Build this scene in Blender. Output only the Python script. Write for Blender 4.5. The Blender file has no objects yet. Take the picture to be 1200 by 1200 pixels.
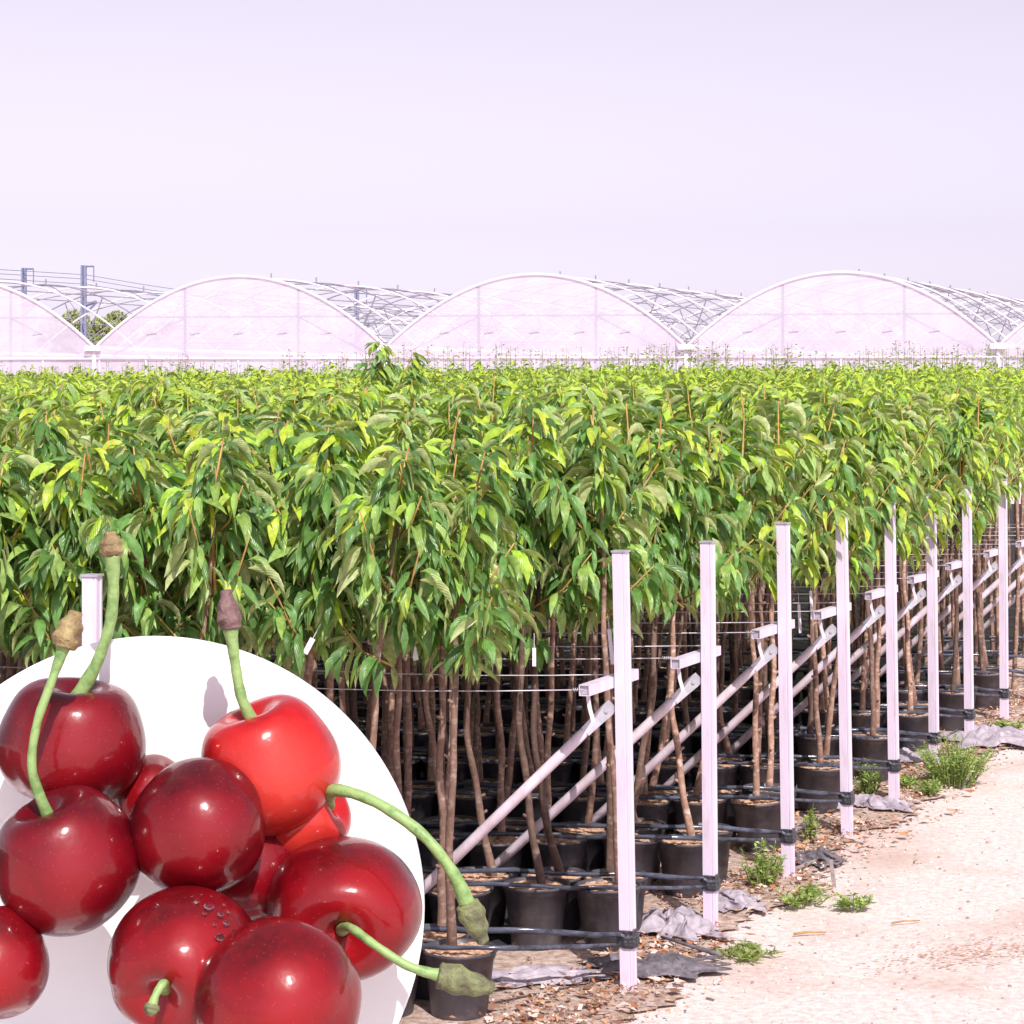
import bpy, bmesh, math, random
import numpy as np
from mathutils import Vector, Matrix
R = math.radians
random.seed(11)
rng = np.random.default_rng(7)
scene = bpy.context.scene
COL = scene.collection
F = 2600.0; HC = 2.3; HZ = 458.0            # focal length in photo pixels, eye height, horizon row

def P(px, py, Y):
    """a point of the place seen at photo pixel (px,py) at distance Y"""
    return Vector(((px-600)*Y/F, Y, HC-(py-HZ)*Y/F))

# ------------------------------------------------------------------ materials
def new_mat(name):
    m = bpy.data.materials.new(name); m.use_nodes = True
    nt = m.node_tree
    b = nt.nodes['Principled BSDF']
    return m, nt, b
def N(nt, t, **kw):
    n = nt.nodes.new(t)
    for k, v in kw.items():
        if k in n.inputs.keys() if isinstance(k, str) else False: n.inputs[k].default_value = v
        else: setattr(n, k, v)
    return n
def noise_col(nt, scale, c1, c2, lo=.35, hi=.65, coord='Object', detail=5, rough=.6, vecscale=None):
    tc = nt.nodes.new('ShaderNodeTexCoord')
    no = nt.nodes.new('ShaderNodeTexNoise'); no.inputs['Scale'].default_value = scale
    no.inputs['Detail'].default_value = detail; no.inputs['Roughness'].default_value = rough
    src = tc.outputs[coord]
    if vecscale:
        mp = nt.nodes.new('ShaderNodeMapping'); mp.inputs['Scale'].default_value = vecscale
        nt.links.new(src, mp.inputs[0]); src = mp.outputs[0]
    nt.links.new(src, no.inputs['Vector'])
    cr = nt.nodes.new('ShaderNodeValToRGB')
    cr.color_ramp.elements[0].position = lo; cr.color_ramp.elements[0].color = (*c1, 1)
    cr.color_ramp.elements[1].position = hi; cr.color_ramp.elements[1].color = (*c2, 1)
    nt.links.new(no.outputs[0], cr.inputs[0])
    return cr, no, src
def bump(nt, b, height, strength=.3, dist=.01):
    bp = nt.nodes.new('ShaderNodeBump'); bp.inputs['Strength'].default_value = strength
    bp.inputs['Distance'].default_value = dist
    nt.links.new(height, bp.inputs['Height']); nt.links.new(bp.outputs[0], b.inputs['Normal'])
def simple(name, c1, c2, scale=20, rough=.6, bs=.2, bd=.002, metal=0, vecscale=None, lo=.35, hi=.65):
    m, nt, b = new_mat(name)
    cr, no, _ = noise_col(nt, scale, c1, c2, lo=lo, hi=hi, vecscale=vecscale)
    nt.links.new(cr.outputs[0], b.inputs['Base Color'])
    b.inputs['Roughness'].default_value = rough; b.inputs['Metallic'].default_value = metal
    if bs: bump(nt, b, no.outputs[0], bs, bd)
    return m
def mixc(nt, a, b_, fac, mode='MIX'):
    n = nt.nodes.new('ShaderNodeMix'); n.data_type = 'RGBA'; n.blend_type = mode
    for sock, v in ((0, fac), (6, a), (7, b_)):
        if hasattr(v, 'is_linked') or hasattr(v, 'links'): nt.links.new(v, n.inputs[sock])
        else: n.inputs[sock].default_value = v if not isinstance(v, tuple) else (*v, 1)
    return n.outputs[2]

M = {}
M['paint'] = simple('white_paint', (.66,.56,.70), (.73,.63,.78), 9, .42, .1, .001, vecscale=(1,1,.2))
M['paint_dirty'] = simple('white_paint_weathered', (.62,.50,.56), (.78,.68,.80), 14, .55, .2, .001, vecscale=(1,1,.25))
def stain(m, col, scale, lo, hi, amt):
    nt=m.node_tree; b=nt.nodes['Principled BSDF']; old=b.inputs['Base Color'].links[0].from_socket
    tc=nt.nodes.new('ShaderNodeTexCoord'); mp=nt.nodes.new('ShaderNodeMapping'); mp.inputs['Scale'].default_value=scale
    no=nt.nodes.new('ShaderNodeTexNoise'); no.inputs['Scale'].default_value=1; no.inputs['Detail'].default_value=8; no.inputs['Roughness'].default_value=.7
    oi=nt.nodes.new('ShaderNodeObjectInfo'); ad=nt.nodes.new('ShaderNodeVectorMath'); ad.operation='ADD'
    nt.links.new(tc.outputs['Object'],mp.inputs[0]); nt.links.new(mp.outputs[0],ad.inputs[0]); nt.links.new(oi.outputs['Location'],ad.inputs[1]); nt.links.new(ad.outputs[0],no.inputs['Vector'])
    r=nt.nodes.new('ShaderNodeValToRGB'); r.color_ramp.elements[0].position=lo; r.color_ramp.elements[0].color=(0,0,0,1); r.color_ramp.elements[1].position=hi; r.color_ramp.elements[1].color=(amt,amt,amt,1)
    nt.links.new(no.outputs[0],r.inputs[0]); nt.links.new(mixc(nt,old,col,r.outputs[0]),b.inputs['Base Color'])
stain(M['paint'],(.45,.36,.36),(22,22,3.5),.52,.72,.6)
stain(M['paint_dirty'],(.38,.30,.30),(14,14,6),.5,.7,.6)
M['galv'] = simple('galvanised_steel', (.42,.40,.46), (.52,.50,.56), 25, .42, .1, .001, metal=.35)
M['wire'] = simple('wire_steel', (.50,.46,.52), (.6,.56,.62), 60, .4, 0, metal=.3)
M['pot'] = simple('black_plastic_pot', (.042,.037,.048), (.075,.066,.08), 14, .42, .15, .002, vecscale=(1,1,.5))
stain(M['pot'],(.22,.18,.17),(7,7,14),.5,.75,.55)
M['soil'] = simple('bark_soil', (.26,.13,.075), (.68,.44,.32), 55, .95, .9, .01)
M['hose'] = simple('black_film_hose', (.02,.02,.028), (.10,.11,.16), 30, .18, .5, .004, vecscale=(.25,1,1))
M['tape'] = simple('black_tape', (.015,.015,.02), (.07,.07,.09), 60, .3, .9, .006)
M['tag'] = simple('white_plant_tag', (.72,.66,.74), (.8,.74,.82), 30, .5, 0)
M['mat_black'] = simple('weed_mat_black', (.012,.011,.014), (.028,.025,.03), 6, .8, .3, .004)
M['fabric'] = simple('torn_ground_fabric', (.26,.22,.27), (.48,.41,.47), 16, .75, .5, .01)
M['fabric_dark'] = simple('torn_dark_fabric', (.07,.06,.07), (.20,.17,.20), 20, .8, .5, .01)
M['stem_weed'] = simple('weed_stem', (.14,.22,.05), (.22,.28,.08), 30, .7, 0)
M['wood_grey'] = simple('weathered_wood', (.20,.17,.17), (.36,.31,.31), 25, .8, .5, .004, vecscale=(.2,1,1))
M['stand_white'] = simple('display_white', (.90,.89,.90), (.92,.91,.92), 3, .35, .03, .001)
M['mast'] = simple('mast_steel', (.16,.18,.30), (.22,.24,.36), 3, .6, 0)
M['film_edge'] = simple('film_edge', (.70,.61,.73), (.76,.68,.79), 2, .5, 0)
M['gh_dark'] = simple('hoop_galvanised', (.20,.19,.25), (.30,.28,.35), 2, .5, 0)
M['gh_white'] = simple('hoop_white', (.80,.72,.80), (.86,.78,.86), 2, .5, 0)

def bark():
    m, nt, b = new_mat('cherry_bark')
    cr, no, src = noise_col(nt, 30, (.10,.055,.042), (.30,.19,.145), lo=.3, hi=.72, vecscale=(1,1,.35))
    w = nt.nodes.new('ShaderNodeTexNoise'); w.inputs['Scale'].default_value = 18
    mp = nt.nodes.new('ShaderNodeMapping'); mp.inputs['Scale'].default_value = (1.4,1.4,2.4)
    tc = nt.nodes.new('ShaderNodeTexCoord'); nt.links.new(tc.outputs['Object'], mp.inputs[0]); nt.links.new(mp.outputs[0], w.inputs['Vector'])
    r2 = nt.nodes.new('ShaderNodeValToRGB'); r2.color_ramp.elements[0].position = .52; r2.color_ramp.elements[1].position = .75
    nt.links.new(w.outputs[0], r2.inputs[0])
    oi = nt.nodes.new('ShaderNodeObjectInfo')
    tint = nt.nodes.new('ShaderNodeValToRGB')
    tint.color_ramp.elements[0].color = (.36,.33,.33,1); tint.color_ramp.elements[1].color = (1.9,1.8,1.75,1)
    nt.links.new(oi.outputs['Random'], tint.inputs[0])
    c = mixc(nt, cr.outputs[0], (.40,.30,.26), r2.outputs[0])
    c = mixc(nt, c, tint.outputs[0], 1.0, 'MULTIPLY')
    nt.links.new(c, b.inputs['Base Color']); b.inputs['Roughness'].default_value = .75
    bump(nt, b, no.outputs[0], .6, .006)
    return m
M['bark'] = bark()
M['shoot'] = simple('orange_shoot', (.34,.15,.05), (.50,.32,.10), 20, .55, 0)

def leafmat(name, rough=.33):
    m, nt, b = new_mat(name)
    at = nt.nodes.new('ShaderNodeAttribute'); at.attribute_name = 'tint'
    geo = nt.nodes.new('ShaderNodeNewGeometry')
    tc = nt.nodes.new('ShaderNodeTexCoord')
    no = nt.nodes.new('ShaderNodeTexNoise'); no.inputs['Scale'].default_value = 45; nt.links.new(tc.outputs['Object'], no.inputs['Vector'])
    base = mixc(nt, at.outputs['Color'], (.46,.52,.23), geo.outputs['Backfacing'])
    mul = nt.nodes.new('ShaderNodeMapRange'); mul.inputs[1].default_value=.3; mul.inputs[2].default_value=.7; mul.inputs[3].default_value=.75; mul.inputs[4].default_value=1.2
    nt.links.new(no.outputs[0], mul.inputs[0])
    vm = nt.nodes.new('ShaderNodeVectorMath'); vm.operation='SCALE'; nt.links.new(base, vm.inputs[0]); nt.links.new(mul.outputs[0], vm.inputs['Scale'])
    nt.links.new(vm.outputs[0], b.inputs['Base Color'])
    b.inputs['Roughness'].default_value = rough
    b.inputs['Specular IOR Level'].default_value = .5
    tr = nt.nodes.new('ShaderNodeBsdfTranslucent')
    tcol = mixc(nt, vm.outputs[0], (1.3,1.6,.35), 1.0, 'MULTIPLY'); nt.links.new(tcol, tr.inputs[0])
    ad = nt.nodes.new('ShaderNodeMixShader'); ad.inputs[0].default_value = .24
    out = nt.nodes['Material Output']
    nt.links.new(b.outputs[0], ad.inputs[1]); nt.links.new(tr.outputs[0], ad.inputs[2]); nt.links.new(ad.outputs[0], out.inputs[0])
    # side veins
    wv = nt.nodes.new('ShaderNodeUVMap'); 
    sx = nt.nodes.new('ShaderNodeSeparateXYZ'); nt.links.new(wv.outputs[0], sx.inputs[0])
    ab = nt.nodes.new('ShaderNodeMath'); ab.operation='ABSOLUTE'; nt.links.new(sx.outputs[0], ab.inputs[0])
    ma = nt.nodes.new('ShaderNodeMath'); ma.operation='MULTIPLY_ADD'; ma.inputs[1].default_value=-.35; nt.links.new(ab.outputs[0], ma.inputs[0]); nt.links.new(sx.outputs[1], ma.inputs[2])
    sn = nt.nodes.new('ShaderNodeMath'); sn.operation='MULTIPLY'; sn.inputs[1].default_value=55; nt.links.new(ma.outputs[0], sn.inputs[0])
    s2 = nt.nodes.new('ShaderNodeMath'); s2.operation='SINE'; nt.links.new(sn.outputs[0], s2.inputs[0])
    bump(nt, b, s2.outputs[0], .35, .0022)
    return m
M['leaf'] = leafmat('cherry_leaf')
M['weedleaf'] = leafmat('weed_leaf', .5)

def cherrymat(name, dark, mid, light):
    m, nt, b = new_mat(name)
    cr, no, src = noise_col(nt, 6, dark, mid, lo=.38, hi=.62, detail=9, rough=.7)
    vo = nt.nodes.new('ShaderNodeTexVoronoi'); vo.inputs['Scale'].default_value = 110; nt.links.new(src, vo.inputs['Vector'])
    r = nt.nodes.new('ShaderNodeValToRGB'); r.color_ramp.elements[0].position=.06; r.color_ramp.elements[0].color=(.22,.22,.22,1); r.color_ramp.elements[1].position=.15; r.color_ramp.elements[1].color=(0,0,0,1)
    nt.links.new(vo.outputs['Distance'], r.inputs[0])
    n2 = nt.nodes.new('ShaderNodeTexNoise'); n2.inputs['Scale'].default_value = 2.6; nt.links.new(src, n2.inputs['Vector'])
    r3 = nt.nodes.new('ShaderNodeValToRGB'); r3.color_ramp.elements[0].position=.5; r3.color_ramp.elements[1].position=.75
    nt.links.new(n2.outputs[0], r3.inputs[0])
    c = mixc(nt, cr.outputs[0], light, r3.outputs[0])
    c = mixc(nt, c, (.60,.14,.12), r.outputs[0])
    nt.links.new(c, b.inputs['Base Color'])
    b.inputs['Roughness'].default_value = .42; b.inputs['Specular IOR Level'].default_value = .12
    b.inputs['Coat Weight'].default_value = .75; b.inputs['Coat Roughness'].default_value = .13
    b.inputs['Subsurface Weight'].default_value = .0; b.inputs['Subsurface Radius'].default_value = (.03,.006,.004); b.inputs['Subsurface Scale'].default_value = .5
    n3 = nt.nodes.new('ShaderNodeTexNoise'); n3.inputs['Scale'].default_value = 9; n3.inputs['Detail'].default_value = 4; nt.links.new(src, n3.inputs['Vector'])
    bump(nt, b, n3.outputs[0], .32, .014)
    bp = [n for n in nt.nodes if n.type=='BUMP'][0]; nt.links.new(bp.outputs[0], b.inputs['Coat Normal'])
    return m
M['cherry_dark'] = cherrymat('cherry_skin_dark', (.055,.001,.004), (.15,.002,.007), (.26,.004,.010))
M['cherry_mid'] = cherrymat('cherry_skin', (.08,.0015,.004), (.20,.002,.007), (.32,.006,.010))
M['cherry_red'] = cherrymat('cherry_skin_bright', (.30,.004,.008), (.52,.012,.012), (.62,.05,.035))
M['stem_green'] = simple('cherry_stem', (.10,.20,.05), (.27,.40,.14), 34, .5, .6, .006, vecscale=(1,1,1), lo=.3, hi=.55)
M['tip_brown'] = simple('stem_tip_brown', (.16,.10,.05), (.46,.36,.16), 26, .7, .9, .02)
M['tip_dark'] = simple('stem_tip_dark', (.10,.05,.05), (.26,.16,.15), 26, .7, .9, .02)
M['tip_green'] = simple('stem_tip_green', (.08,.07,.045), (.24,.27,.11), 22, .65, .9, .02)
def dropmat():
    m, nt, b = new_mat('water_drop_mat')
    b.inputs['Transmission Weight'].default_value = 1; b.inputs['Roughness'].default_value = .02; b.inputs['IOR'].default_value = 1.33
    return m
M['drop'] = dropmat()

def film():
    m, nt, b = new_mat('greenhouse_film')
    cr, no, src = noise_col(nt, 1.2, (.68,.615,.75), (.76,.705,.83), vecscale=(1,1,.6))
    nt.links.new(cr.outputs[0], b.inputs['Base Color']); b.inputs['Roughness'].default_value = .35
    tl = nt.nodes.new('ShaderNodeBsdfTranslucent'); nt.links.new(cr.outputs[0], tl.inputs[0])
    tp = nt.nodes.new('ShaderNodeBsdfTransparent'); tp.inputs[0].default_value = (.95,.92,.97,1)
    m1 = nt.nodes.new('ShaderNodeMixShader'); m1.inputs[0].default_value = .35
    m2 = nt.nodes.new('ShaderNodeMixShader'); m2.inputs[0].default_value = .22
    nt.links.new(b.outputs[0], m1.inputs[1]); nt.links.new(tl.outputs[0], m1.inputs[2])
    nt.links.new(m1.outputs[0], m2.inputs[1]); nt.links.new(tp.outputs[0], m2.inputs[2])
    nt.links.new(m2.outputs[0], nt.nodes['Material Output'].inputs[0])
    n3 = nt.nodes.new('ShaderNodeTexNoise'); n3.inputs['Scale'].default_value = .9; nt.links.new(src, n3.inputs['Vector'])
    bump(nt, b, n3.outputs[0], .25, .12)
    return m
M['film'] = film()

def groundmat():
    m, nt, b = new_mat('pale_gravel')
    cr, no, src = noise_col(nt, 26, (.57,.45,.425), (.85,.74,.715), lo=.34, hi=.58, detail=12, rough=.75)
    big = nt.nodes.new('ShaderNodeTexNoise'); big.inputs['Scale'].default_value = 1.3; big.inputs['Detail'].default_value = 6; nt.links.new(src, big.inputs['Vector'])
    r = nt.nodes.new('ShaderNodeValToRGB'); r.color_ramp.elements[0].position=.48; r.color_ramp.elements[0].color=(0,0,0,1); r.color_ramp.elements[1].position=.70; r.color_ramp.elements[1].color=(.55,.55,.55,1)
    nt.links.new(big.outputs[0], r.inputs[0])
    c = mixc(nt, cr.outputs[0], (.50,.31,.24), r.outputs[0])
    vo = nt.nodes.new('ShaderNodeTexVoronoi'); vo.inputs['Scale'].default_value = 75; nt.links.new(src, vo.inputs['Vector'])
    r2 = nt.nodes.new('ShaderNodeValToRGB'); r2.color_ramp.elements[0].position=.0; r2.color_ramp.elements[0].color=(.62,.62,.62,1); r2.color_ramp.elements[1].position=.35; r2.color_ramp.elements[1].color=(1,1,1,1)
    nt.links.new(vo.outputs['Distance'], r2.inputs[0])
    c = mixc(nt, c, r2.outputs[0], .55, 'MULTIPLY')
    nt.links.new(c, b.inputs['Base Color']); b.inputs['Roughness'].default_value = .95
    bump(nt, b, no.outputs[0], .7, .02)
    return m
M['ground'] = groundmat()
def littermat(name, ramp):
    m, nt, b = new_mat(name)
    at = nt.nodes.new('ShaderNodeAttribute'); at.attribute_name = 'tint'
    nt.links.new(at.outputs['Color'], b.inputs['Base Color']); b.inputs['Roughness'].default_value = .85
    return m
M['litter'] = littermat('dry_litter', None)
def soilmat():
    m, nt, b = new_mat('brown_dirt')
    cr, no, src = noise_col(nt, 22, (.30,.16,.10), (.80,.62,.55), lo=.36, hi=.60, detail=12, rough=.75)
    nt.links.new(cr.outputs[0], b.inputs['Base Color']); b.inputs['Roughness'].default_value = .95
    bump(nt, b, no.outputs[0], .9, .03)
    return m
M['dirt'] = soilmat()

# ------------------------------------------------------------------ mesh helpers
def obj(name, verts, faces, mat, parent=None, smooth=True, cols=None, uvs=None):
    me = bpy.data.meshes.new(name)
    me.from_pydata([tuple(v) for v in verts], [], faces); me.update()
    me.materials.append(mat)
    if smooth: me.polygons.foreach_set('use_smooth', [True]*len(me.polygons))
    if cols is not None:
        a = me.color_attributes.new('tint', 'FLOAT_COLOR', 'POINT')
        a.data.foreach_set('color', np.asarray(cols, dtype=np.float32).ravel())
    if uvs is not None:
        ul = me.uv_layers.new(name='UVMap')
        vi = np.empty(len(me.loops), dtype=np.int32); me.loops.foreach_get('vertex_index', vi)
        ul.data.foreach_set('uv', np.asarray(uvs, dtype=np.float32)[vi].ravel())
    o = bpy.data.objects.new(name, me); COL.objects.link(o)
    if parent: o.parent = parent
    return o
def big(name, V, Q, mat, cols=None, parent=None, smooth=True, uvs=None):
    """numpy mesh of quads"""
    me = bpy.data.meshes.new(name)
    n = len(Q); me.vertices.add(len(V)); me.vertices.foreach_set('co', np.asarray(V, dtype=np.float32).ravel())
    me.loops.add(n*4); me.loops.foreach_set('vertex_index', np.asarray(Q, dtype=np.int32).ravel())
    me.polygons.add(n); me.polygons.foreach_set('loop_start', np.arange(0, n*4, 4, dtype=np.int32))
    me.update(calc_edges=True)
    if smooth: me.polygons.foreach_set('use_smooth', np.ones(n, dtype=bool))
    me.materials.append(mat)
    if cols is not None:
        a = me.color_attributes.new('tint', 'FLOAT_COLOR', 'POINT')
        a.data.foreach_set('color', np.asarray(cols, dtype=np.float32).ravel())
    if uvs is not None:
        ul = me.uv_layers.new(name='UVMap')
        ul.data.foreach_set('uv', np.asarray(uvs, dtype=np.float32)[np.asarray(Q).ravel()].ravel())
    me.validate()
    o = bpy.data.objects.new(name, me); COL.objects.link(o)
    if parent: o.parent = parent
    return o
def tag(o, label=None, cat=None, group=None, kind=None):
    if label: o['label'] = label
    if cat: o['category'] = cat
    if group: o['group'] = group
    if kind: o['kind'] = kind
    return o
def empty(name, loc=(0,0,0), rz=0):
    o = bpy.data.objects.new(name, None); COL.objects.link(o)
    o.location = loc; o.rotation_euler = (0,0,rz); o.empty_display_size = .1
    return o

class MB:
    def __init__(s): s.v=[]; s.f=[]
    def add(s, v, f):
        k=len(s.v); s.v += [Vector(p) for p in v]; s.f += [tuple(i+k for i in q) for q in f]; return s
    def box(s, c, d, rot=None):
        x,y,z = d[0]/2,d[1]/2,d[2]/2
        pts=[Vector(p) for p in ((-x,-y,-z),(x,-y,-z),(x,y,-z),(-x,y,-z),(-x,-y,z),(x,-y,z),(x,y,z),(-x,y,z))]
        if rot: pts=[rot@p for p in pts]
        return s.add([Vector(c)+p for p in pts], [(0,3,2,1),(4,5,6,7),(0,1,5,4),(1,2,6,5),(2,3,7,6),(3,0,4,7)])
    def tube(s, pts, rad, n=8, cap=True, flat=None):
        pts=[Vector(p) for p in pts]; 
        if not hasattr(rad,'__len__'): rad=[rad]*len(pts)
        rings=[]; up=None
        for i,p in enumerate(pts):
            t=(pts[min(i+1,len(pts)-1)]-pts[max(i-1,0)]).normalized()
            if up is None:
                up = Vector((0,0,1)) if abs(t.z)<.9 else Vector((0,1,0))
            a=t.cross(up).normalized(); b=a.cross(t).normalized(); up=b
            rings.append([p+(a*math.cos(2*math.pi*k/n)+b*math.sin(2*math.pi*k/n))*rad[i] for k in range(n)])
        v=[q for r in rings for q in r]; f=[]
        for i in range(len(rings)-1):
            for k in range(n): f.append((i*n+k, i*n+(k+1)%n, (i+1)*n+(k+1)%n, (i+1)*n+k))
        if cap: f.append(tuple(range(n-1,-1,-1))); f.append(tuple((len(rings)-1)*n+k for k in range(n)))
        return s.add(v,f)
    def lathe(s, prof, n=28, c=(0,0,0)):
        v=[]; f=[]
        for r,z in prof:
            for k in range(n):
                a=2*math.pi*k/n; v.append(Vector(c)+Vector((r*math.cos(a), r*math.sin(a), z)))
        for i in range(len(prof)-1):
            for k in range(n): f.append((i*n+k, i*n+(k+1)%n, (i+1)*n+(k+1)%n, (i+1)*n+k))
        return s.add(v,f)
    def build(s, name, mat, parent=None, smooth=False, bevel=0):
        o=obj(name, s.v, s.f, mat, parent, smooth)
        if bevel:
            m=o.modifiers.new('bevel','BEVEL'); m.width=bevel; m.segments=2; m.limit_method='ANGLE'
        return o
def smooth_auto(o):
    return o

# ------------------------------------------------------------------ camera, sky, sun
cam = bpy.data.cameras.new('camera'); co = bpy.data.objects.new('camera', cam); COL.objects.link(co)
co.location = (0,0,HC); co.rotation_euler = (R(90),0,0)
cam.sensor_width = 36; cam.sensor_fit='HORIZONTAL'; cam.lens = 36*F/1200
cam.shift_x = 0; cam.shift_y = (HZ-600)/1200
cam.clip_start = .1; cam.clip_end = 3000
scene.camera = co
scene.render.resolution_x = 1024; scene.render.resolution_y = 1024

SUN_AZ = 16; SUN_EL = 47       # degrees to the right of straight behind the camera
d = Vector((math.sin(R(SUN_AZ))*math.cos(R(SUN_EL)), -math.cos(R(SUN_AZ))*math.cos(R(SUN_EL)), math.sin(R(SUN_EL))))
sl = bpy.data.lights.new('sun','SUN'); sl.energy = 3.9; sl.angle = R(.5); sl.color = (1,.96,.90)
so = bpy.data.objects.new('sun', sl); COL.objects.link(so)
so.rotation_euler = (-d).to_track_quat('-Z','Y').to_euler(); so.location = (5,-5,12)
w = bpy.data.worlds.new('World'); scene.world = w; w.use_nodes = True
nt = w.node_tree; bg = nt.nodes['Background']
sky = nt.nodes.new('ShaderNodeTexSky'); sky.sky_type='NISHITA'; sky.sun_disc=False
sky.sun_elevation = R(SUN_EL); sky.sun_rotation = math.atan2(d.x, d.y)
sky.air_density = 1.0; sky.dust_density = .88; sky.ozone_density = 1.0
hs = nt.nodes.new('ShaderNodeHueSaturation'); hs.inputs['Saturation'].default_value = .09
nt.links.new(sky.outputs[0], hs.inputs['Color'])
mx = nt.nodes.new('ShaderNodeMix'); mx.data_type='RGBA'; mx.blend_type='MULTIPLY'; mx.inputs[0].default_value=1
mx.inputs[7].default_value=(1.0,.905,1.08,1)
nt.links.new(hs.outputs[0], mx.inputs[6]); nt.links.new(mx.outputs[2], bg.inputs[0])
bg.inputs[1].default_value = .102
scene.view_settings.view_transform='Standard'; scene.view_settings.look='None'
scene.view_settings.exposure=.45; scene.view_settings.gamma=1
scene.view_settings.use_curve_mapping=False
scene.cycles.max_bounces = 8; scene.cycles.transparent_max_bounces = 16

# ------------------------------------------------------------------ layout of the rows
POSTS = []           # (x, y) of each white post along the path edge
for k in range(11):
    Z = 8.5 + .985*k
    inv = 516/8.5                           # scale
    x = ((737,833,924,993,1048,1095,1136,1177,1213,1246,1275)[k]-600)*Z/F
    POSTS.append((x, Z))
EDGE = lambda Z: POSTS[0][0] + (POSTS[-1][0]-POSTS[0][0])/(POSTS[-1][1]-POSTS[0][1])*(Z-8.5)
ROWDIR = Vector((POSTS[-1][0]-POSTS[0][0], POSTS[-1][1]-POSTS[0][1], 0)).normalized()
SL = -.09                                   # the wired rows: Y grows to the left

# ground sheets
def sheet(name, pts, z, mat, sub=1, label=None):
    o = obj(name, [(x,y,z) for x,y in pts], [tuple(range(len(pts)))], mat, None, False)
    tag(o, kind='structure'); return o
sheet('ground', [(-900,-60),(900,-60),(900,1800),(-900,1800)], 0, M['ground'])
def edge_strip(off0, off1, y0, y1, z, name, mat, seed, amp=.08):
    rnd = random.Random(seed); n = 1400; v=[]; f=[]
    ph=[rnd.uniform(0,6) for _ in range(6)]
    for i in range(n+1):
        Y = y0+(y1-y0)*i/n
        wob = amp*(math.sin(Y*3.1+ph[0])+.7*math.sin(Y*7.3+ph[1])+.4*math.sin(Y*15+ph[2])+.35*math.sin(Y*37+ph[3])+.3*math.sin(Y*71+ph[4])+rnd.uniform(-.3,.3))
        v += [(EDGE(Y)+off0, Y, z), (EDGE(Y)+off1+wob, Y, z)]
        if i<n: f.append((2*i,2*i+1,2*i+3,2*i+2))
    o=obj(name, v, f, mat, None, False); tag(o, kind='structure'); return o
edge_strip(-25, -.12, 4.0, 45, .008, 'planting_bed', M['mat_black'], 2, .05)
edge_strip(-.75, .12, 4.0, 45, .004+.008, 'dirt_strip', M['dirt'], 3, .07)

# ------------------------------------------------------------------ leaves
def leaf_arrays(n_st, L, W, base, az, p0, p1, roll, fold, tintc, wav=0., ph=0.):
    """one blade: returns verts (n_st*3), uv and colours"""
    V=[]; U=[]
    h = np.array((math.cos(az), math.sin(az), 0.)); side = np.array((-math.sin(az), math.cos(az), 0.))
    p = np.array(base, dtype=float)
    prof = lambda t: max(0.02, math.sin(math.pi*min(1,(t**.82)))**.9*(1-.15*t))
    step = L/(n_st-1)
    for i in range(n_st):
        t = i/(n_st-1)
        pitch = p0+(p1-p0)*t**.8
        dr = h*math.cos(pitch)+np.array((0,0,math.sin(pitch)))
        nrm = -h*math.sin(pitch)+np.array((0,0,math.cos(pitch)))
        s_ = side*math.cos(roll)+nrm*math.sin(roll); n_ = nrm*math.cos(roll)-side*math.sin(roll)
        wd = W*prof(t)
        k = fold + wav*math.sin(t*9+ph)
        V += [p-s_*wd+n_*wd*k, p+n_*0, p+s_*wd+n_*wd*(k+wav*.8*math.sin(t*7+ph*2))]
        U += [(-1,t),(0,t),(1,t)]
        if i<n_st-1: p = p+dr*step
    return np.array(V), U, [tintc]*(n_st*3)
def leaf_quads(n_st, off):
    q=[]
    for i in range(n_st-1):
        a=off+i*3
        q += [(a,a+3,a+4,a+1),(a+1,a+4,a+5,a+2)]
    return q
def leaf_tint(rnd, young):
    r = rnd.random()
    if young > .8 and r < .10: c=(.50,.30,.05)
    elif r < young: c=(.42+rnd.uniform(-.06,.08), .56+rnd.uniform(-.06,.07), .06)
    elif r < young+.32: k=rnd.uniform(.8,1.2); c=(.27*k,.41*k,.10*k)
    else:
        k=rnd.uniform(.5,1.3); c=(.125*k,.255*k,.065*k)
    return (*c,1)
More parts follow.
